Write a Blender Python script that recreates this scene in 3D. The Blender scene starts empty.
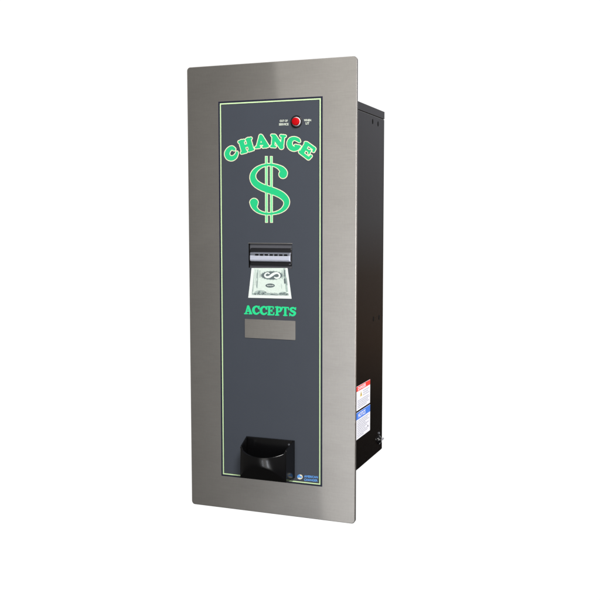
import bpy, bmesh, math, random
import numpy as np
from mathutils import Vector, Matrix
from mathutils.geometry import tessellate_polygon

random.seed(7)
scene = bpy.context.scene
COL = scene.collection

# ------------------------------------------------------------------ camera
F, CX, CY, CZ, YAW, PITCH, ROLL = 906.58537, 0.68306, -1.28709, 0.46078, -0.36607, -0.0873, -0.00079
def cam_axes():
    cy, sy, cp, sp = math.cos(YAW), math.sin(YAW), math.cos(PITCH), math.sin(PITCH)
    fw = Vector((sy * cp, cy * cp, sp)); r = Vector((cy, -sy, 0)); u = r.cross(fw)
    cr, sr = math.cos(ROLL), math.sin(ROLL)
    return cr * r + sr * u, -sr * r + cr * u, fw
R_, U_, FW_ = cam_axes()
cd = bpy.data.cameras.new('camera'); cam = bpy.data.objects.new('camera', cd); COL.objects.link(cam)
cd.sensor_width = 36; cd.lens = F / 600 * 36; cd.clip_start = 0.01; cd.clip_end = 200
m = Matrix((R_, U_, -FW_)).transposed().to_4x4(); m.translation = (CX, CY, CZ); cam.matrix_world = m
scene.camera = cam

def unp(u, v, axis, val):
    """point of the drawing (600 px units) -> point of a machine plane"""
    u = np.asarray(u, float); v = np.asarray(v, float)
    d = [FW_[i] * F + R_[i] * (u - 300) - U_[i] * (v - 300) for i in range(3)]
    o = (CX, CY, CZ)
    t = (val - o[axis]) / d[axis]
    return [o[i] + t * d[i] for i in range(3)]
def face_pt(u, v, y=0.0):
    p = unp(u, v, 1, y); return p[0], p[2]

# --------------------------------------------------------------- materials
def new_mat(name):
    mt = bpy.data.materials.new(name); mt.use_nodes = True
    nt = mt.node_tree; return mt, nt, nt.nodes['Principled BSDF']
def bump_noise(nt, bsdf, scale, strength, dist=0.0005, stretch=(1, 1, 1), detail=3):
    tc = nt.nodes.new('ShaderNodeTexCoord'); mp = nt.nodes.new('ShaderNodeMapping')
    mp.inputs['Scale'].default_value = stretch
    nz = nt.nodes.new('ShaderNodeTexNoise'); nz.inputs['Scale'].default_value = scale; nz.inputs['Detail'].default_value = detail
    bp = nt.nodes.new('ShaderNodeBump'); bp.inputs['Strength'].default_value = strength; bp.inputs['Distance'].default_value = dist
    nt.links.new(tc.outputs['Object'], mp.inputs['Vector']); nt.links.new(mp.outputs['Vector'], nz.inputs['Vector'])
    nt.links.new(nz.outputs['Fac'], bp.inputs['Height']); nt.links.new(bp.outputs['Normal'], bsdf.inputs['Normal'])
    return nz
def mat(name, col, rough=0.5, spec=0.5, metal=0.0, bump=None, vary=0.0, vscale=40, vstretch=(1, 1, 1), coat=0):
    mt, nt, b = new_mat(name)
    b.inputs['Base Color'].default_value = (*col, 1); b.inputs['Roughness'].default_value = rough
    b.inputs['Specular IOR Level'].default_value = spec; b.inputs['Metallic'].default_value = metal
    b.inputs['Coat Weight'].default_value = coat
    if bump: bump_noise(nt, b, *bump)
    if vary:
        tc = nt.nodes.new('ShaderNodeTexCoord'); mp = nt.nodes.new('ShaderNodeMapping'); mp.inputs['Scale'].default_value = vstretch
        nz = nt.nodes.new('ShaderNodeTexNoise'); nz.inputs['Scale'].default_value = vscale; nz.inputs['Detail'].default_value = 4
        mr = nt.nodes.new('ShaderNodeMapRange'); mr.inputs['To Min'].default_value = 1 - vary; mr.inputs['To Max'].default_value = 1 + vary
        mx = nt.nodes.new('ShaderNodeMix'); mx.data_type = 'RGBA'; mx.blend_type = 'MULTIPLY'; mx.inputs[0].default_value = 1
        mx.inputs[6].default_value = (*col, 1)
        nt.links.new(tc.outputs['Object'], mp.inputs['Vector']); nt.links.new(mp.outputs['Vector'], nz.inputs['Vector'])
        nt.links.new(nz.outputs['Fac'], mr.inputs['Value']); nt.links.new(mr.outputs['Result'], mx.inputs[7])
        nt.links.new(mx.outputs[2], b.inputs['Base Color'])
    return mt

def steel(name, base, gain=1.0):
    """brushed stainless steel: a tight lobe (crisp across the grain) and a broad lobe, with fine grain"""
    mt = bpy.data.materials.new(name); mt.use_nodes = True; nt = mt.node_tree
    for n in list(nt.nodes): nt.nodes.remove(n)
    L = nt.links.new; N = nt.nodes.new
    out = N('ShaderNodeOutputMaterial'); mix = N('ShaderNodeMixShader'); mix.inputs[0].default_value = 0.58
    tc = N('ShaderNodeTexCoord')
    def grain(sc, det, stretch):
        mp = N('ShaderNodeMapping'); mp.inputs['Scale'].default_value = stretch
        nz = N('ShaderNodeTexNoise'); nz.inputs['Scale'].default_value = sc; nz.inputs['Detail'].default_value = det; nz.inputs['Roughness'].default_value = .65
        L(tc.outputs['Object'], mp.inputs['Vector']); L(mp.outputs['Vector'], nz.inputs['Vector']); return nz
    fine = grain(130, 4, (0.30, 1, 5.0)); broad = grain(14, 3, (0.8, 1, 1.4)); short = grain(260, 2, (1.6, 1, .5))
    add = N('ShaderNodeMath'); add.operation = 'ADD'; L(fine.outputs['Fac'], add.inputs[0])
    sc2 = N('ShaderNodeMath'); sc2.operation = 'MULTIPLY_ADD'; sc2.inputs[1].default_value = .5; L(short.outputs['Fac'], sc2.inputs[0]); L(broad.outputs['Fac'], sc2.inputs[2])
    L(sc2.outputs[0], add.inputs[1])
    mr = N('ShaderNodeMapRange'); mr.inputs['From Min'].default_value = .6; mr.inputs['From Max'].default_value = 1.9
    mr.inputs['To Min'].default_value = .85 * gain; mr.inputs['To Max'].default_value = 1.13 * gain
    L(add.outputs[0], mr.inputs['Value'])
    mx = N('ShaderNodeMix'); mx.data_type = 'RGBA'; mx.blend_type = 'MULTIPLY'; mx.inputs[0].default_value = 1; mx.inputs[6].default_value = (*base, 1)
    L(mr.outputs['Result'], mx.inputs[7])
    g1 = N('ShaderNodeBsdfAnisotropic'); g1.inputs['Roughness'].default_value = .06
    g2 = N('ShaderNodeBsdfAnisotropic'); g2.inputs['Roughness'].default_value = .36
    for g in (g1, g2): L(mx.outputs[2], g.inputs['Color'])
    bp = N('ShaderNodeBump'); bp.inputs['Strength'].default_value = .05; bp.inputs['Distance'].default_value = .0004
    L(fine.outputs['Fac'], bp.inputs['Height']); L(bp.outputs['Normal'], g2.inputs['Normal'])
    L(g1.outputs[0], mix.inputs[1]); L(g2.outputs[0], mix.inputs[2]); L(mix.outputs[0], out.inputs['Surface'])
    return mt

M = dict(
    steel=steel('brushed_steel', (.60, .575, .54)),
    steel_window=steel('brushed_steel_window', (.60, .57, .525)),
    panel=mat('slate_vinyl', (.052, .060, .076), .42, .3, bump=(900, .12, .0002), vary=.05, vscale=25),
    panel_edge=mat('panel_edge_ink', (.012, .013, .032), .45, .3),
    green=mat('emerald_ink', (.017, .555, .215), .45, .25, vary=.03),
    green_bright=mat('bright_green_ink', (.022, .71, .28), .45, .25, vary=.03),
    pale=mat('pale_green_ink', (.24, .76, .36), .45, .25),
    cream=mat('cream_ink', (.80, .81, .56), .45, .25),
    border=mat('border_ink', (.58, .77, .44), .45, .25),
    white_ink=mat('white_ink', (.72, .78, .66), .5, .25),
    bill_paper=mat('bill_paper', (.82, .88, .84), .6, .2),
    bill_field=mat('bill_field', (.72, .82, .75), .6, .2, vary=.13, vscale=420),
    bill_tint=mat('bill_tint', (.43, .53, .49), .6, .2, vary=.25, vscale=700),
    bill_ink=mat('bill_ink', (.13, .165, .17), .6, .2, vary=.3, vscale=900),
    paint=mat('black_powder_coat', (.004, .0036, .0035), .075, .5, bump=(420, .012, .0001)),
    black=mat('black_gap', (.003, .003, .003), .7, .1),
    plastic=mat('glossy_black_plastic', (.0035, .0035, .004), .17, .5, bump=(160, .02, .0003)),
    acceptor=mat('slate_plastic', (.085, .087, .10), .45, .4, bump=(500, .05, .0002)),
    snout=mat('black_plastic', (.008, .008, .01), .35, .4),
    bezel=mat('silver_plastic', (.82, .85, .95), .28, .5),
    bezel_shaded=mat('shaded_grey_plastic', (.30, .32, .38), .3, .5),
    lens=mat('red_lens', (.48, .001, .004), .5, .1),
    lamp_white=mat('white_plastic', (.62, .62, .65), .4, .4),
    label_white=mat('label_white', (.86, .86, .92), .45, .3),
    label_red=mat('label_red', (.85, .035, .02), .45, .3),
    label_blue=mat('label_blue', (.05, .20, .78), .45, .3),
    label_yellow=mat('label_yellow', (.75, .55, .03), .45, .3),
    label_text=mat('label_text', (.38, .39, .47), .5, .3),
    label_dark=mat('label_dark', (.03, .03, .04), .5, .3),
    logo_blue=mat('logo_blue', (.12, .35, .80), .5, .3),
    logo_cream=mat('logo_cream', (.82, .78, .60), .5, .3),
    chrome=mat('chrome', (.5, .5, .54), .45, .5, metal=.6),
)

# ------------------------------------------------------------ mesh helpers
class MB:
    """collects faces with material slots and links them as ONE mesh object"""
    def __init__(self): self.v, self.f, self.mi, self.mats, self.sm = [], [], [], [], []
    def slot(self, m):
        if m not in self.mats: self.mats.append(m)
        return self.mats.index(m)
    def add(self, vs, fs, m, smooth=False):
        b = len(self.v); s = self.slot(m)
        self.v += [tuple(map(float, p)) for p in vs]
        for f in fs: self.f.append([b + i for i in f]); self.mi.append(s); self.sm.append(smooth)
    def box(self, x0, x1, y0, y1, z0, z1, m):
        vs = [(x, y, z) for x in (x0, x1) for y in (y0, y1) for z in (z0, z1)]
        self.add(vs, [(0, 1, 3, 2), (4, 6, 7, 5), (0, 4, 5, 1), (2, 3, 7, 6), (0, 2, 6, 4), (1, 5, 7, 3)], m)
    def build(self, name, parent=None, bevel=0, seg=2):
        me = bpy.data.meshes.new(name); me.from_pydata(self.v, [], self.f)
        for k in self.mats: me.materials.append(M[k])
        me.polygons.foreach_set('material_index', self.mi); me.polygons.foreach_set('use_smooth', self.sm); me.update()
        bm = bmesh.new(); bm.from_mesh(me); bmesh.ops.recalc_face_normals(bm, faces=bm.faces) if not getattr(self, 'flat', False) else None; bm.to_mesh(me); bm.free()
        o = bpy.data.objects.new(name, me); COL.objects.link(o)
        if parent: o.parent = parent
        if bevel:
            md = o.modifiers.new('bevel', 'BEVEL'); md.width = bevel; md.segments = seg; md.limit_method = 'ANGLE'; md.angle_limit = .6
        return o

def rounded(x0, x1, z0, z1, r, n=8):
    pts = []
    for cx, cz, a0 in ((x1 - r, z1 - r, 0), (x0 + r, z1 - r, 90), (x0 + r, z0 + r, 180), (x1 - r, z0 + r, 270)):
        for k in range(n + 1):
            a = math.radians(a0 + 90 * k / n); pts.append((cx + r * math.cos(a), cz + r * math.sin(a)))
    return pts
def slab(mb, outer, holes, y0, y1, m, chamfer=0, outer_in=None):
    """flat slab in the xz plane from y0 (front) to y1 (back), with holes; chamfer: front loop outer_in is inset"""
    front = outer_in or outer
    loops = [front] + holes
    tri = tessellate_polygon([[Vector((x, z, 0)) for x, z in lp] for lp in loops])
    flat = [p for lp in loops for p in lp]
    mb.add([(x, y0, z) for x, z in flat], [tuple(t) for t in tri], m)
    loops2 = [outer] + holes; flat2 = [p for lp in loops2 for p in lp]
    tri2 = tessellate_polygon([[Vector((x, z, 0)) for x, z in lp] for lp in loops2])
    mb.add([(x, y1, z) for x, z in flat2], [tuple(t) for t in tri2], m)
    def ring(a, b, ya, yb, smooth=False):
        n = len(a)
        mb.add([(x, ya, z) for x, z in a] + [(x, yb, z) for x, z in b], [(i, (i + 1) % n, n + (i + 1) % n, n + i) for i in range(n)], m, smooth)
    if outer_in:
        ring(outer_in, outer, y0, y0 + chamfer); ring(outer, outer, y0 + chamfer, y1)
    else: ring(outer, outer, y0, y1)
    for h in holes: ring(h, h, y0, y1)
def lathe(mb, c, axis, prof, m, n=40, smooth=True):
    """prof: list of (radius, height along axis); axis 'y-' or 'x+'"""
    vs, fs = [], []
    for r, h in prof:
        for k in range(n):
            a = 2 * math.pi * k / n; p, q = r * math.cos(a), r * math.sin(a)
            vs.append((c[0] + p, c[1] - h, c[2] + q) if axis == 'y-' else (c[0] + h, c[1] + p, c[2] + q))
    for j in range(len(prof) - 1):
        for k in range(n): fs.append((j * n + k, j * n + (k + 1) % n, (j + 1) * n + (k + 1) % n, (j + 1) * n + k))
    fs.append(tuple(range((len(prof) - 1) * n, len(prof) * n)))
    mb.add(vs, fs, m, smooth)

# ---- printed art: shapes as signed distances in drawing units, cut into flat faces
def cap(ax, ay, bx, by, ra, rb=None):
    rb = ra if rb is None else rb
    def f(X, Y):
        dx, dy = bx - ax, by - ay; L2 = dx * dx + dy * dy + 1e-9
        t = np.clip(((X - ax) * dx + (Y - ay) * dy) / L2, 0, 1)
        return np.hypot(X - ax - t * dx, Y - ay - t * dy) - (ra + t * (rb - ra))
    return f
def stroke(pts, sub=6):
    P = np.array(pts, float); out = []
    Q = np.vstack([2 * P[0] - P[1], P, 2 * P[-1] - P[-2]])
    for i in range(1, len(Q) - 2):
        for k in range(sub):
            t = k / sub
            out.append(.5 * ((2 * Q[i]) + (-Q[i - 1] + Q[i + 1]) * t + (2 * Q[i - 1] - 5 * Q[i] + 4 * Q[i + 1] - Q[i + 2]) * t * t + (-Q[i - 1] + 3 * Q[i] - 3 * Q[i + 1] + Q[i + 2]) * t ** 3))
    out.append(P[-1])
    return [cap(a[0], a[1], b[0], b[1], max(a[2], .05), max(b[2], .05)) for a, b in zip(out, out[1:])]
def union(fs): return lambda X, Y: np.minimum.reduce([f(X, Y) for f in fs])
def inter(a, b): return lambda X, Y: np.maximum(a(X, Y), b(X, Y))
def minus(a, b): return lambda X, Y: np.maximum(a(X, Y), -b(X, Y))
def grow(f, d): return lambda X, Y: f(X, Y) - d
def ellipse(cx, cy, rx, ry, rot=0):
    c, s = math.cos(rot), math.sin(rot)
    return lambda X, Y: (np.hypot(((X - cx) * c + (Y - cy) * s) / rx, (-(X - cx) * s + (Y - cy) * c) / ry) - 1) * min(rx, ry)
def quad(p):
    def f(X, Y):
        d = None; A = sum(p[i][0] * p[(i + 1) % 4][1] - p[(i + 1) % 4][0] * p[i][1] for i in range(4)); s = 1 if A > 0 else -1
        for i in range(4):
            (ax, ay), (bx, by) = p[i], p[(i + 1) % 4]; L = math.hypot(bx - ax, by - ay)
            e = s * ((X - ax) * (by - ay) - (Y - ay) * (bx - ax)) / L
            d = e if d is None else np.maximum(d, e)
        return d
    return f
def art(mb, f, box, res, m, y):
    x0, y0, x1, y1 = box; nx = int((x1 - x0) / res) + 1; ny = int((y1 - y0) / res) + 1
    xs = x0 + np.arange(nx + 1) * res; ys = y0 + np.arange(ny + 1) * res
    X, Y = np.meshgrid(xs, ys); D = f(X, Y) + 1e-7
    ins = D < 0; cnt = ins[:-1, :-1].astype(int) + ins[:-1, 1:] + ins[1:, 1:] + ins[1:, :-1]
    pts, fs, ids = [], [], {}
    def vid(p):
        k = (round(p[0], 4), round(p[1], 4))
        if k not in ids: ids[k] = len(pts); pts.append(k)
        return ids[k]
    for j in range(ny):
        row = cnt[j]
        if not row.any(): continue
        i = 0
        while i < nx:
            c = row[i]
            if c == 4:
                k = i
                while k < nx and row[k] == 4: k += 1
                fs.append([vid((xs[i], ys[j])), vid((xs[k], ys[j])), vid((xs[k], ys[j + 1])), vid((xs[i], ys[j + 1]))]); i = k; continue
            if c:
                cs = [(i, j), (i + 1, j), (i + 1, j + 1), (i, j + 1)]; poly = []
                for a in range(4):
                    (ia, ja), (ib, jb) = cs[a], cs[(a + 1) % 4]; da, db = D[ja, ia], D[jb, ib]
                    if da < 0: poly.append(vid((xs[ia], ys[ja])))
                    if (da < 0) != (db < 0):
                        t = da / (da - db); poly.append(vid((xs[ia] + t * (xs[ib] - xs[ia]), ys[ja] + t * (ys[jb] - ys[ja]))))
                q = [poly[a] for a in range(len(poly)) if poly[a] != poly[a - 1]]
                if len(set(q)) > 2: fs.append(list(dict.fromkeys(q)))
            i += 1
    if not pts: return
    P = np.array(pts); wx, wz = face_pt(P[:, 0], P[:, 1], 0.0)
    mb.add([(a, y, b) for a, b in zip(wx, wz)], [f_[::1] for f_ in fs], m)
def font_polys(text, bold=0.0):
    cu = bpy.data.curves.new('lettering_curve', 'FONT'); cu.body = text; cu.offset = bold
    o = bpy.data.objects.new('lettering_curve', cu); COL.objects.link(o)
    dg = bpy.context.evaluated_depsgraph_get(); me = bpy.data.meshes.new_from_object(o.evaluated_get(dg))
    vs = np.array([v.co[:2] for v in me.vertices]); fs = [tuple(p.vertices) for p in me.polygons]
    bpy.data.objects.remove(o); bpy.data.curves.remove(cu); bpy.data.meshes.remove(me)
    lo, hi = vs.min(0), vs.max(0)
    return (vs - lo) / (hi - lo), fs
def text_on_face(mb, text, quadpx, m, y, bold=.012):
    """quadpx: TL, TR, BR, BL in drawing units"""
    uv, fs = font_polys(text, bold); (tl, tr, br, bl) = [np.array(face_pt(*q)) for q in quadpx]
    P = [((1 - u) * (1 - v)) * bl + u * (1 - v) * br + u * v * tr + (1 - u) * v * tl for u, v in uv]
    mb.add([(p[0], y, p[1]) for p in P], fs, m)

# ----------------------------------------------------------------- machine
root = bpy.data.objects.new('change_machine', None); COL.objects.link(root)
root['label'] = 'tall black bill change machine with brushed steel face plate, green CHANGE lettering and dollar sign'
root['category'] = 'change machine'

W, H, T = .2787, .700, .0058
HOLE = [(.1046, .3880), (.1770, .3880), (.1770, .4256), (.1046, .4256)]

# face plate
mb = MB()
slab(mb, rounded(0, W, 0, H, .0056), [HOLE], 0, T, 'steel', .0007, rounded(.0007, W - .0007, .0007, H - .0007, .0050))
face_plate = mb.build('face_plate', root)
face_plate['label'] = 'brushed stainless steel face plate with rounded corners'

# dark graphic panel with its ink
PX0, PX1, PZ0, PZ1 = .0545, .2260, .0528, .6445
mb = MB()
def rect(x0, x1, z0, z1): return [(x0, z0), (x1, z0), (x1, z1), (x0, z1)]
slab(mb, rect(PX0, PX1, PZ0, PZ1), [HOLE], -.0006, -.00002, 'panel')
panel = mb.build('graphic_panel', root)
panel['label'] = 'dark slate printed panel framed by a thin pale green line'
YP = -.0006
mb = MB(); e = .0025; w2 = .0020     # dark outer edge, then the pale green line inside it
def frame(x0, x1, z0, z1, w, m, y):
    for a in ((x0, x1, z1 - w, z1), (x0, x1, z0, z0 + w), (x0, x0 + w, z0 + w, z1 - w), (x1 - w, x1, z0 + w, z1 - w)):
        mb.add([(a[0], y, a[2]), (a[1], y, a[2]), (a[1], y, a[3]), (a[0], y, a[3])], [(0, 1, 2, 3)], m)
frame(PX0 + .0002, PX1 - .0002, PZ0 + .0002, PZ1 - .0002, e, 'panel_edge', YP - .00008)
frame(PX0 + e + .0002, PX1 - e - .0002, PZ0 + e + .0002, PZ1 - e - .0002, w2, 'border', YP - .00010)
frame(PX0 + e + w2 + .0002, PX1 - e - w2 - .0002, PZ0 + e + w2 + .0002, PZ1 - e - w2 - .0002, .0007, 'panel_edge', YP - .00008)
mb.build('border_line', panel)

# CHANGE
G = []
G += stroke([(234.3, 149.2, 1.3), (232.0, 147.9, 1.6), (229.0, 149.8, 1.9), (227.3, 153.6, 2.15), (228.6, 157.2, 2.2), (231.9, 158.4, 2.1), (235.1, 156.8, 1.7), (236.9, 153.9, 1.1), (237.2, 152.2, .7)])
G += [cap(241.7, 142.2, 244.1, 151.0, 2.2), cap(248.7, 140.0, 251.2, 148.8, 2.2), cap(239.4, 142.0, 244.0, 140.6, .95), cap(241.9, 152.8, 246.4, 151.6, .95),
      cap(246.9, 139.6, 251.0, 138.4, .95), cap(249.2, 150.6, 253.2, 149.4, .95), cap(242.5, 146.8, 250.5, 144.6, 1.15)]
G += [cap(260.9, 136.0, 258.2, 146.2, 1.3), cap(261.2, 136.4, 266.0, 145.4, 1.5, 2.2), cap(259.3, 144.0, 264.0, 143.6, .95), cap(256.2, 147.5, 259.6, 147.1, .9), cap(263.4, 146.9, 268.0, 146.1, .9)]
G += [cap(273.9, 136.0, 273.2, 146.0, 1.25), cap(274.4, 136.6, 281.6, 147.0, 2.0), cap(283.3, 136.4, 282.0, 147.2, 1.25), cap(272.2, 135.4, 275.0, 135.6, .9), cap(271.6, 146.3, 275.2, 146.6, .9), cap(281.2, 135.8, 285.2, 136.2, .9)]
G += stroke([(299.4, 141.3, 1.0), (298.0, 139.8, 1.5), (294.6, 138.6, 1.5), (291.2, 139.8, 2.0), (289.7, 143.3, 2.3), (290.8, 147.0, 2.3), (294.0, 148.9, 2.0), (297.3, 148.0, 1.9), (299.0, 146.6, 1.3)])
G += [cap(295.6, 145.6, 300.0, 146.6, .9)]
G += [cap(306.6, 144.6, 302.6, 151.6, 2.1), cap(306.9, 143.3, 314.3, 148.6, 1.2), cap(314.7, 148.9, 313.7, 151.0, 1.05), cap(304.8, 148.3, 309.4, 151.6, .95), cap(310.3, 150.6, 309.1, 153.4, .7),
      cap(300.6, 152.2, 308.6, 158.3, 1.3), cap(308.8, 158.6, 311.0, 156.2, 1.0), cap(305.6, 142.8, 307.6, 144.2, .9), cap(300.0, 151.6, 301.4, 153, .9)]
CH = union(G)
mb = MB(); B = (222, 132, 320, 164)
art(mb, grow(CH, 1.02), B, .14, 'cream', YP - .00008); art(mb, grow(CH, .22), B, .14, 'green', YP - .00014)
mb.build('headline_lettering', panel)

# dollar sign
S = stroke([(283.2, 174.3, 3.9), (283.8, 172.6, 3.4), (282.4, 169.8, 2.7), (279.4, 167.3, 1.8), (274.6, 165.3, 1.15), (268.5, 164.7, .95), (262.0, 166.2, 1.2), (256.6, 169.6, 1.9), (253.5, 174.0, 2.4), (253.2, 178.6, 2.8), (255.8, 183.2, 3.1), (261.4, 186.9, 3.2),
            (268.5, 189.6, 3.3), (275.5, 192.0, 3.3), (282.0, 195.3, 3.2), (286.1, 199.6, 2.9), (286.7, 204.0, 2.5), (284.4, 208.3, 2.0), (280.0, 211.5, 1.4), (274.0, 213.3, 1.0), (268.0, 213.8, .95), (262.0, 212.8, 1.15), (257.4, 210.4, 1.6), (254.5, 206.7, 2.5), (254.2, 202.6, 4.0)])
SS = union(S); BARS = union([quad([(265.55, 156.5), (267.5, 156.5), (267.7, 222.3), (265.75, 222.3)]), quad([(270.5, 156.5), (272.45, 156.5), (272.65, 222.3), (270.7, 222.3)])])
mb = MB(); B = (247, 154, 292, 225)
art(mb, union([grow(SS, .8), grow(BARS, .5)]), B, .16, 'cream', YP - .00008); art(mb, BARS, B, .16, 'pale', YP - .00012); art(mb, SS, B, .16, 'green', YP - .00016)
mb.build('dollar_sign', panel)

# ACCEPTS
A = [cap(248.0, 306.2, 246.1, 313.0, .65), cap(248.4, 306.4, 250.9, 313.0, 1.05), cap(246.9, 311.1, 249.8, 311.1, .5), cap(244.8, 313.6, 247.6, 313.6, .48), cap(249.3, 313.7, 252.0, 313.7, .48)]
for dx, dy in ((0, 0), (7.55, .35)):
    A += stroke([(x + dx, y + dy, r) for x, y, r in ((259.0, 308.4, .8), (258.4, 307.0, .75), (256.4, 306.4, .75), (254.2, 307.8, 1.1), (253.6, 310.2, 1.25), (254.5, 312.7, 1.1), (256.8, 313.8, .8), (259.2, 312.5, .65))])
    A += [cap(259.3 + dx, 306.2 + dy, 259.4 + dx, 308.8 + dy, .45)]
A += [cap(269.4, 307.0, 269.4, 314.2, 1.05), cap(268.1, 306.6, 273.2, 306.9, .55), cap(273.4, 306.9, 273.5, 308.7, .48), cap(269.3, 310.6, 271.9, 310.7, .5), cap(272.1, 309.6, 272.1, 311.8, .38), cap(268.1, 314.6, 273.6, 314.7, .55), cap(273.8, 314.6, 274.0, 312.8, .5)]
A += [cap(277.4, 307.2, 277.3, 314.6, 1.05), cap(275.6, 307.0, 278.0, 307.0, .5), cap(275.7, 315.0, 278.9, 315.0, .5)] + stroke([(278.0, 307.1, .55), (280.3, 307.6, .85), (281.2, 309.3, 1.05), (280.2, 311.2, .8), (278.0, 311.6, .5)])
A += [cap(282.4, 307.3, 288.4, 307.6, .55), cap(282.4, 307.3, 282.2, 309.2, .45), cap(288.6, 307.6, 288.7, 309.6, .45), cap(285.5, 308.0, 285.4, 315.0, 1.05), cap(283.8, 315.3, 287.2, 315.4, .48)]
A += stroke([(295.4, 309.3, .55), (294.2, 308.1, .75), (292.2, 307.9, .8), (290.8, 309.2, 1.0), (291.8, 310.9, 1.05), (293.8, 311.8, 1.1), (295.1, 313.2, 1.1), (294.0, 315.0, .85), (291.9, 315.3, .75), (290.3, 313.9, .6)]) + [cap(295.8, 307.6, 295.7, 309.6, .4), cap(289.9, 313.2, 289.9, 315.7, .4)]
mb = MB(); art(mb, grow(union(A), .12), (243, 304, 298, 318), .1, 'green_bright', YP - .0001)
mb.build('accepts_lettering', panel)

# small writing beside the lamp
mb = MB()
text_on_face(mb, 'OUT OF', [(279.9, 119.9), (287.9, 119.7), (287.9, 121.9), (279.9, 122.1)], 'white_ink', YP - .0001, .03)
text_on_face(mb, 'SERVICE', [(279.1, 123.3), (288.7, 123.1), (288.7, 125.4), (279.1, 125.6)], 'white_ink', YP - .0001, .03)
mb.build('service_lettering', panel)
mb = MB()
text_on_face(mb, 'WHEN', [(304.1, 119.2), (311.3, 119.1), (311.3, 121.3), (304.1, 121.4)], 'white_ink', YP - .0001, .03)
text_on_face(mb, 'LIT', [(305.8, 122.3), (309.4, 122.2), (309.4, 124.5), (305.8, 124.6)], 'white_ink', YP - .0001, .03)
mb.build('lit_lettering', panel)

# maker's mark, bottom right
mb = MB()
art(mb, ellipse(300.1, 476.8, 2.75, 2.5), (295, 472, 304, 481), .08, 'logo_cream', YP - .00008)
art(mb, union([inter(ellipse(300.1, 476.8, 2.85, 2.6), ellipse(298.1, 475.6, 2.0, 2.2, -.5)), cap(299.6, 476.5, 301.2, 477.0, .9), inter(ellipse(300.1, 476.8, 2.8, 2.55), cap(297.5, 479, 300, 479.8, .5))]), (295, 472, 304, 481), .06, 'logo_blue', YP - .00012)
text_on_face(mb, 'AMERICAN', [(304.2, 474.9), (318.1, 476.0), (318.1, 478.3), (304.2, 477.3)], 'logo_blue', YP - .0001, .045)
text_on_face(mb, 'CHANGER', [(304.2, 478.3), (317.9, 479.3), (317.9, 481.7), (304.2, 480.7)], 'logo_blue', YP - .0001, .045)
mb.build('maker_mark', panel)

# picture of a banknote printed below the slot
mb = MB()
def z8(x, y): return 245 + x / 11.54, 265 + y / 11.54
def z8s(s): return s / 11.54
B = (247, 266, 294, 300)
OUT = quad([(251.75, 268.0), (287.75, 268.0), (291.8, 298.7), (248.4, 297.7)])
INN = quad([z8(112, 35), z8(470, 35), z8(505, 352), z8(80, 345)])
art(mb, OUT, B, .15, 'bill_paper', YP - .00006)
art(mb, INN, B, .15, 'bill_field', YP - .00009)
def E8(x, y, rx, ry, rot=0): return ellipse(*z8(x, y), z8s(rx), z8s(ry), rot)
def C8(x0, y0, x1, y1, r): return cap(*z8(x0, y0), *z8(x1, y1), z8s(r))
tint = [C8(105, 40, 88, 300, 9), C8(150, 60, 140, 260, 8), C8(128, 50, 118, 230, 3), C8(455, 45, 485, 300, 12), C8(430, 60, 438, 160, 5), C8(420, 215, 424, 270, 3),
        C8(90, 335, 495, 345, 14), E8(180, 318, 68, 28), E8(440, 330, 48, 22), E8(312, 120, 128, 52)]
art(mb, inter(union(tint), INN), B, .1, 'bill_tint', YP - .00012)
dark = [E8(312, 120, 120, 46), E8(292, 237, 54, 24)]
for k in range(34):      # engraved scrollwork along the lower edge
    xa = random.choice([random.uniform(98, 245), random.uniform(98, 235), random.uniform(395, 492)])
    top = 292 + abs(xa - 170) * .25 if xa < 300 else 308 + abs(xa - 440) * .3
    ya = random.uniform(top + 12, 346); ra = random.uniform(6, 15)
    dark.append(inter(minus(E8(xa, ya, ra * 1.25, ra), E8(xa + random.uniform(-2, 2), ya + 1.5, ra * 1.25 - 3.4, ra - 3.4)), E8(xa + random.uniform(-8, 8), ya + random.uniform(-6, 6), ra * 1.3, ra * 1.2)))
dark += [E8(160, 326, 10, 6), E8(440, 334, 12, 6), E8(120, 334, 7, 5), E8(215, 330, 8, 5)]
for k in range(26): dark.append(C8(100 + 15.2 * k, 343, 108 + 15.2 * k, 349, 2))
for k in range(14): dark += [C8(452, 60 + 9 * k, 470, 61 + 9 * k, 1.6), C8(98 - .8 * k, 60 + 18 * k, 108 - .8 * k, 61 + 18 * k, 1.6)]
for k in range(6): dark += [C8(165, 68 + 14 * k, 180, 68 + 14 * k, 1.8), C8(445, 80 + 12 * k, 452, 80 + 12 * k, 1.8)]
for k in range(22):      # rays round the large oval
    a = 2 * math.pi * k / 22; dark.append(C8(312 + 122 * math.cos(a), 120 + 48 * math.sin(a), 312 + 136 * math.cos(a), 120 + 54 * math.sin(a), 2.2))
dark += [C8(92, 350, 330, 352, 3), C8(300, 338, 380, 348, 4), C8(460, 165, 464, 205, 11), C8(455, 60, 462, 130, 5), C8(482, 150, 487, 230, 4), C8(96, 60, 84, 330, 2), C8(143, 90, 138, 150, 3), C8(140, 180, 136, 250, 3), C8(496, 330, 470, 352, 4)]
for k in range(9): dark += [C8(255 + 14 * k, 318 + (k % 3) * 3, 262 + 14 * k, 334, 2.2)]
dark = union(dark)
art(mb, inter(dark, INN), B, .08, 'bill_ink', YP - .00015)
def zs(x, y, r): return 258 + x / 23.08, 268 + y / 23.08, r / 23.08
SW = stroke([zs(*p) for p in ((262, 128, 14), (235, 112, 15), (185, 128, 16), (163, 172, 19), (200, 208, 22), (265, 203, 26), (330, 158, 30), (395, 122, 26), (458, 118, 20), (502, 160, 20), (490, 212, 20), (430, 232, 20), (385, 214, 13))])
SW += [C8(262 + 15 * k, 233 + (k % 2) * 4, 268 + 15 * k, 240 - (k % 2) * 4, 3.2) for k in range(5)]
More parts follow.
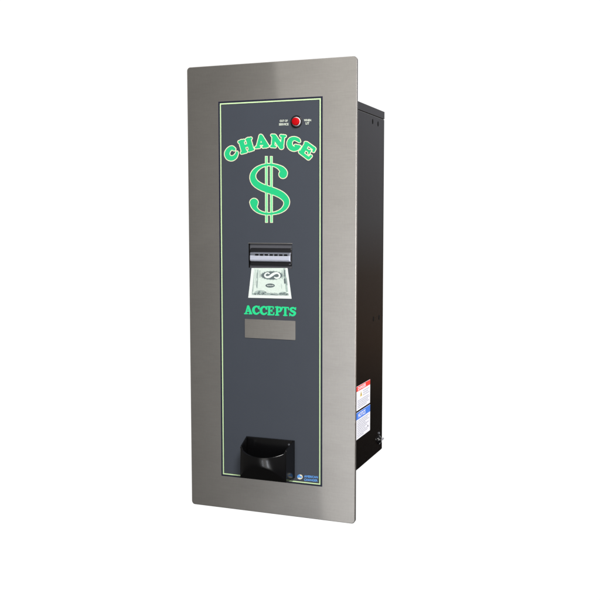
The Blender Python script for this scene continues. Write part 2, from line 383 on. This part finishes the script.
art(mb, union(SW), B, .08, 'bill_paper', YP - .00018)
bill = mb.build('printed_banknote', panel)
bill['label'] = 'pale green picture of a banknote printed below the bill slot'

# indicator lamp
lamp = bpy.data.objects.new('indicator_lamp', None); COL.objects.link(lamp); lamp.parent = root
lx, lz = face_pt(296.6, 121.75); LC = (lx, YP, lz)
mb = MB(); lathe(mb, LC, 'y-', [(.0094, 0), (.0094, .0006), (.0086, .0011), (.0074, .0011), (.0070, .0004)], 'snout'); mb.build('lamp_bezel', lamp)
mb = MB(); lathe(mb, LC, 'y-', [(.0069, .0003), (.0069, .0012), (.0065, .0016)], 'lamp_white'); mb.build('lamp_collar', lamp)
mb = MB(); lathe(mb, LC, 'y-', [(.0058, .0014), (.0058, .0044), (.0055, .0052), (.0048, .0056), (.002, .0057)], 'lens'); mb.build('lamp_lens', lamp)

# bill acceptor in its opening
acc = bpy.data.objects.new('bill_acceptor', None); COL.objects.link(acc); acc.parent = root
mb = MB(); mb.box(.0960, .1860, .0062, .0080, .380, .433, 'acceptor'); mb.build('slot_surround', acc)
mb = MB()
mb.box(.1047, .1056, -.0007, .0061, .3882, .4255, 'black')  # black sheet over the left wall; the recess shade is its colour
mb.box(.1057, .1769, .0022, .0061, .3882, .4255, 'acceptor'); mb.build('slot_frame', acc)
mb = MB(); slab(mb, rounded(.1040, .1776, .4258, .4266, .0002, 2), [], -.0010, -.00062, 'steel_window')
mb.build('slot_trim', acc)
mb = MB(); slab(mb, rounded(.1072, .1766, .3922, .4186, .0022), [], -.0012, .0021, 'snout', .0008, rounded(.1080, .1758, .3930, .4178, .0018)); mb.build('snout', acc)
# silver mouth: darker grey on the upper lip paints its shading and dark inside
mb = MB()
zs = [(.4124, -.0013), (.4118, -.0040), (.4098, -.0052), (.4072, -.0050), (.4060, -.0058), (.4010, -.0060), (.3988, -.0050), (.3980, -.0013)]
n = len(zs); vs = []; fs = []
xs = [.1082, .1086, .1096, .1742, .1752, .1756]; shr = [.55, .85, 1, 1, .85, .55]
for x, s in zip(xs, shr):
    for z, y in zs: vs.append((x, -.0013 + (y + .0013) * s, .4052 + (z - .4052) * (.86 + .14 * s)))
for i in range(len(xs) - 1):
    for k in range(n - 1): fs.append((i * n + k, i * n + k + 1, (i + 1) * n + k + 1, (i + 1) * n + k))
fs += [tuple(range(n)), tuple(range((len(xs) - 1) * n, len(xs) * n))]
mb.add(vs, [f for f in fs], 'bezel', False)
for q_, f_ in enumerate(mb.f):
    if len(f_) == 4 and q_ % (n - 1) < 3: mb.mi[q_] = mb.slot('bezel_shaded'); mouth = mb.build('mouth', acc, .0003)
mb = MB()
for k in range(7):
    xa = .1178 + k * .00800; mb.box(xa, xa + .0054, -.0058, -.0040, .4074, .4096, 'black')
mb.build('mouth_teeth', mouth)
mb = MB(); mb.box(.1722, .1752, -.0022, -.0011, .3936, .3950, 'acceptor'); mb.build('snout_catch', acc, .0002)

# steel window under ACCEPTS
mb = MB(); slab(mb, rounded(.0977, .1826, .2783, .3078, .0006, 3), [], YP - .0008, YP - .00002, 'steel_window')
mb.build('price_window', root)['label'] = 'small blank brushed steel plate below the word ACCEPTS'

# coin cup
cup = bpy.data.objects.new('coin_cup', None); COL.objects.link(cup); cup.parent = root
cup['label'] = 'glossy black plastic coin cup with bulging front'
Z0, ZT = .0622, .1215; XC, HB, HF = .1400, .0410, .0383
NU = 40; rows = []
for i in range(NU + 1):
    u = -1 + 2 * i / NU; k = 1 - u * u
    D = .030 + .0160 * k; zb = Z0 + .0012 + .0225 * (k ** .9); zl = .1108 - .0095 * k ** .5
    xf = XC + HF * u; xi = XC + (HF - .002) * u; xb = XC + HB * u
    rows.append([(xb, YP, Z0), (xf, -.0300, Z0), (xf, -D, zb), (xf, -D - .0006, zb + .0015), (xf, -D - .0002, zl - .0008), (xf, -D + .0003, zl), (xi, -D + .0018, zl), (xi, -D + .0024, zl - .001), (xi, -D + .004, Z0 + .028 * k + .004), (xi, -.026, Z0 + .004), (xi, YP - .003, Z0 + .010)])
mb = MB(); n = len(rows[0])
mb.add([p for r in rows for p in r], [(i * n + k, (i + 1) * n + k, (i + 1) * n + k + 1, i * n + k + 1) for i in range(NU) for k in range(n - 1)], 'plastic', True)
shell = mb.build('cup_shell', cup)
for p in shell.data.polygons: p.use_smooth = True
es = shell.modifiers.new('edges', 'EDGE_SPLIT'); es.split_angle = math.radians(38)
for sgn in (-1, 1):
    mb = MB(); xb, xf = XC + sgn * HB, XC + sgn * HF; t = -sgn * .0022
    prof = [(YP, Z0), (-.0302, Z0), (-.0304, .1108), (-.0285, .1122), (YP, ZT)]
    out = [(xb + (xf - xb) * min(1, -y / .03) + sgn * .0002, y, z) for y, z in prof]; inn = [(x + t, y, z) for x, y, z in out]
    N = len(prof); mb.add(out + inn, [tuple(range(N)), tuple(range(N, 2 * N))] + [(i, (i + 1) % N, N + (i + 1) % N, N + i) for i in range(N)], 'plastic')
    mb.build('cup_side', cup, .0005)
mb = MB(); mb.box(XC - HB + .0025, XC + HB - .0025, YP - .0030, YP, Z0 + .0010, ZT - .0002, 'plastic'); mb.build('cup_back', cup, .0005)
mb = MB(); lathe(mb, (XC + HB - .0085, YP - .0029, .1145), 'y-', [(.0018, 0), (.0018, .0006), (.0012, .0010)], 'acceptor', 20); mb.build('cup_rivet', cup)

# cabinet behind the plate
cab = bpy.data.objects.new('cabinet', None); COL.objects.link(cab); cab.parent = root
X0, X1, Y0, Y1, ZB, ZTOP = .0145, .26444, T + .0002, .2015, .0681, .6421
mb = MB(); mb.box(X0, X1, Y0, Y1 - .0050, ZB, .6288, 'paint'); mb.build('cabinet_body', cab, .0004)
mb = MB(); mb.box(X0, X1, Y0, Y1, .6298, ZTOP, 'paint'); mb.build('cabinet_lid', cab, .0004)
mb = MB(); mb.box(X0 + .001, X1 - .0012, Y0 + .001, Y1 - .001, .6285, .6301, 'black'); mb.build('lid_seam', cab)
mb = MB(); mb.box(X0, X1 - .0004, Y1 - .0040, Y1, ZB, .6288, 'paint'); door = mb.build('rear_door', cab, .0003)
mb = MB(); mb.box(X0 + .001, X1 - .0016, Y1 - .0052, Y1 - .0038, ZB + .001, .628, 'black'); mb.build('door_seam', door)
for y, z in ((.1315, .6192), (.1625, .6184), (.1432, .2993), (.1759, .2988)):
    mb = MB()
    ring = [(y + 0.0029 * math.cos(a), z + .0041 * math.sin(a)) for a in [2 * math.pi * k / 20 for k in range(20)]]
    mb.add([(X1 + .00025, a, b) for a, b in ring], [tuple(range(20))], 'black')
    mb.add([(X1 + .00025, a, b) for a, b in ring] + [(X1 - .001, a, b) for a, b in ring], [(i, (i + 1) % 20, 20 + (i + 1) % 20, 20 + i) for i in range(20)], 'black')
    mb.build('screw_hole', cab)
# labels on the side
def side_rect(mb, y0, y1, z0, z1, m, h):
    x = X1 + h; mb.add([(x, y0, z0), (x, y1, z0), (x, y1, z1), (x, y0, z1)], [(0, 1, 2, 3)], m)
def side_text(mb, text, y0, y1, z0, z1, m, h, bold=.03):
    uv, fs = font_polys(text, bold); x = X1 + h
    mb.add([(x, y0 + u * (y1 - y0), z0 + v * (z1 - z0)) for u, v in uv], fs, m)
mb = MB(); LA, LB = .0490, .1255
mb.box(X1 - .0002, X1 + .0002, LA, LB, .1630, .2018, 'label_white')
side_rect(mb, LA + .0004, LB - .0004, .1936, .2014, 'label_red', .00030)
side_text(mb, 'DANGER', .0580, .1010, .1948, .2002, 'label_white', .00038)
mb.add([(X1 + .0003, .0700, .1830), (X1 + .0003, .0800, .1830), (X1 + .0003, .0750, .1915)], [(0, 1, 2)], 'label_yellow')
side_rect(mb, .0742, .0758, .1845, .1885, 'label_dark', .00036)
for z, a, b in ((.1895, .086, .119), (.1862, .086, .114), (.1829, .086, .120), (.1780, .057, .117), (.1752, .057, .121), (.1724, .057, .113), (.1696, .057, .119), (.1668, .057, .106)):
    y = a
    while y < b:
        w_ = random.uniform(.003, .0075); side_rect(mb, y, min(y + w_, b), z - .0006, z + .0006, 'label_text', .00030); y += w_ + .0014
mb.build('warning_label', cab)['label'] = 'white warning label with red header'
mb = MB()
mb.box(X1 - .0002, X1 + .0002, LA, .1262, .1170, .1602, 'label_white')
side_rect(mb, LA + .0004, .1258, .1486, .1598, 'label_blue', .00030)
side_text(mb, 'NOTICE', .0600, .0990, .1508, .1576, 'label_white', .00038)
for r, z in enumerate((.1455, .1427, .1399, .1371, .1343, .1315, .1287, .1259, .1231, .1203)):
    y = .0565; b = (.119, .112, .120, .100, .118, .108, .098, .119, .111, .090)[r]
    while y < b:
        w_ = random.uniform(.003, .0075); side_rect(mb, y, min(y + w_, b), z - .0006, z + .0006, 'label_text', .00030); y += w_ + .0014
side_rect(mb, .1115, .1145, .1262, .1285, 'label_dark', .00036)
mb.build('notice_label', cab)['label'] = 'white notice label with blue header'
# lock at the rear
mb = MB(); lathe(mb, (X1, .1790, .0885), 'x+', [(.0075, 0), (.0075, .0014), (.0066, .0020), (.0052, .0020), (.0050, .0040), (.0042, .0046)], 'plastic', 32)
lock = mb.build('lock', cab)
mb = MB(); mb.box(X1 + .0030, X1 + .0054, .1800, .1935, .0870, .0896, 'chrome'); mb.build('lock_lever', lock, .0004)
mb = MB(); lathe(mb, (X1, .1790, .1000), 'x+', [(.0022, 0), (.0022, .001), (.0014, .0018)], 'acceptor', 20); mb.build('lock_rivet', cab)

# ------------------------------------------------------------------- lights
def area(name, loc, target, sx, sy, power, col=(1, 1, 1), roll=0):
    l = bpy.data.lights.new(name, 'AREA'); l.shape = 'RECTANGLE'; l.size = sx; l.size_y = sy; l.energy = power; l.color = col
    o = bpy.data.objects.new(name, l); COL.objects.link(o); o.location = loc
    q = (Vector(target) - Vector(loc)).to_track_quat('-Z', 'Y')
    o.rotation_euler = (q.to_matrix() @ Matrix.Rotation(roll, 3, 'Z')).to_euler()
    return o
area('softbox_lamp', (-.22, -2.5, .14), (-.22, 0, .14), 1.1, 3.4, 5.4, (1, .985, .96), math.radians(6.6))
area('strip_lamp', (-.27, -2.35, -.35), (.14, 0, .1), .045, 1.5, 2.8, (.84, .89, 1))
area('strip_lamp', (.35, -2.35, -.35), (.14, 0, .1), .055, 1.5, 5.4, (.84, .89, 1))
area('fill_lamp', (.13, -2.45, .14), (.13, 0, .14), .85, 3.2, 8.5, (1, .985, .96), math.radians(6.6))  # unseen lamp added to brighten the steel gradually towards the right
area('key_lamp', (1.1, -1.4, 1.75), (.14, 0, .42), .5, .7, 58, (1, .985, .965))
area('side_lamp', (2.2, -.1, .35), (.26, .1, .3), .6, .9, 29, (1, .98, .97))  # unseen lamp added to brighten the labels on the cabinet

# ----------------------------------------------- made-up surround tones (world)
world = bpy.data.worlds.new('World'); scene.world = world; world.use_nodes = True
nt = world.node_tree; L = nt.links.new; N = nt.nodes.new
bg = nt.nodes['Background']; bg.inputs['Strength'].default_value = 1.0
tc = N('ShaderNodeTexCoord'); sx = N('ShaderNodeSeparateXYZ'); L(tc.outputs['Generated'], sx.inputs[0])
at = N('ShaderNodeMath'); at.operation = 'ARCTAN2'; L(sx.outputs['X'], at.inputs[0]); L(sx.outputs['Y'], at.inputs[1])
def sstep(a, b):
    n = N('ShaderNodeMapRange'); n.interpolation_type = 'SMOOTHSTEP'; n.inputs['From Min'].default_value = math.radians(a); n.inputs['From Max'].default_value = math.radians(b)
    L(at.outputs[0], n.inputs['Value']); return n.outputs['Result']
def ramp(src, stops, lo, hi):
    mr = N('ShaderNodeMapRange'); mr.inputs['From Min'].default_value = lo; mr.inputs['From Max'].default_value = hi; L(src, mr.inputs['Value'])
    r = N('ShaderNodeValToRGB'); L(mr.outputs['Result'], r.inputs['Fac'])
    while len(r.color_ramp.elements) < len(stops): r.color_ramp.elements.new(.5)
    for e_, (p, c) in zip(r.color_ramp.elements, stops): e_.position = (p - lo) / (hi - lo); e_.color = (*c, 1)
    return r.outputs['Color']
side = ramp(sx.outputs['Z'], [(-.30, (.004, .004, .004)), (-.20, (.03, .022, .017)), (-.13, (.11, .072, .05)), (-.06, (.15, .115, .095)), (.0, (.24, .23, .235)), (.12, (.34, .34, .37)), (.4, (.3, .3, .32))], -.5, .5)  # tones made up for the gradient reflected in the cabinet side
front = ramp(sx.outputs['Z'], [(-.45, (.05, .047, .042)), (-.3, (.09, .085, .076)), (0, (.110, .105, .096)), (.35, (.095, .092, .086))], -.5, .5)
def mixc(f, a, b):
    mx = N('ShaderNodeMix'); mx.data_type = 'RGBA'; L(f, mx.inputs[0])
    for s, i in ((a, 6), (b, 7)):
        if isinstance(s, tuple): mx.inputs[i].default_value = (*s, 1)
        else: L(s, mx.inputs[i])
    return mx.outputs[2]
white_back = ramp(sx.outputs['Z'], [(-.62, (.03, .03, .03)), (-.52, (1.06, 1.06, 1.06)), (.9, (1.06, 1.06, 1.06))], -1, 1)   # plain white, with dark added below for the cup's reflection
c = mixc(sstep(-92, -84), front, white_back)     # white background behind
c = mixc(sstep(11.6, 12.6), c, side)                       # added dim gradient to the right
c = mixc(sstep(95, 130), c, front)
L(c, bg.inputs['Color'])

# ------------------------------------------------------------------ render
scene.render.engine = 'CYCLES'
scene.cycles.use_denoising = True
scene.cycles.max_bounces = 8
vs_ = scene.view_settings; vs_.view_transform = 'Standard'; vs_.look = 'None'; vs_.exposure = 0; vs_.gamma = 1
scene.render.film_transparent = False
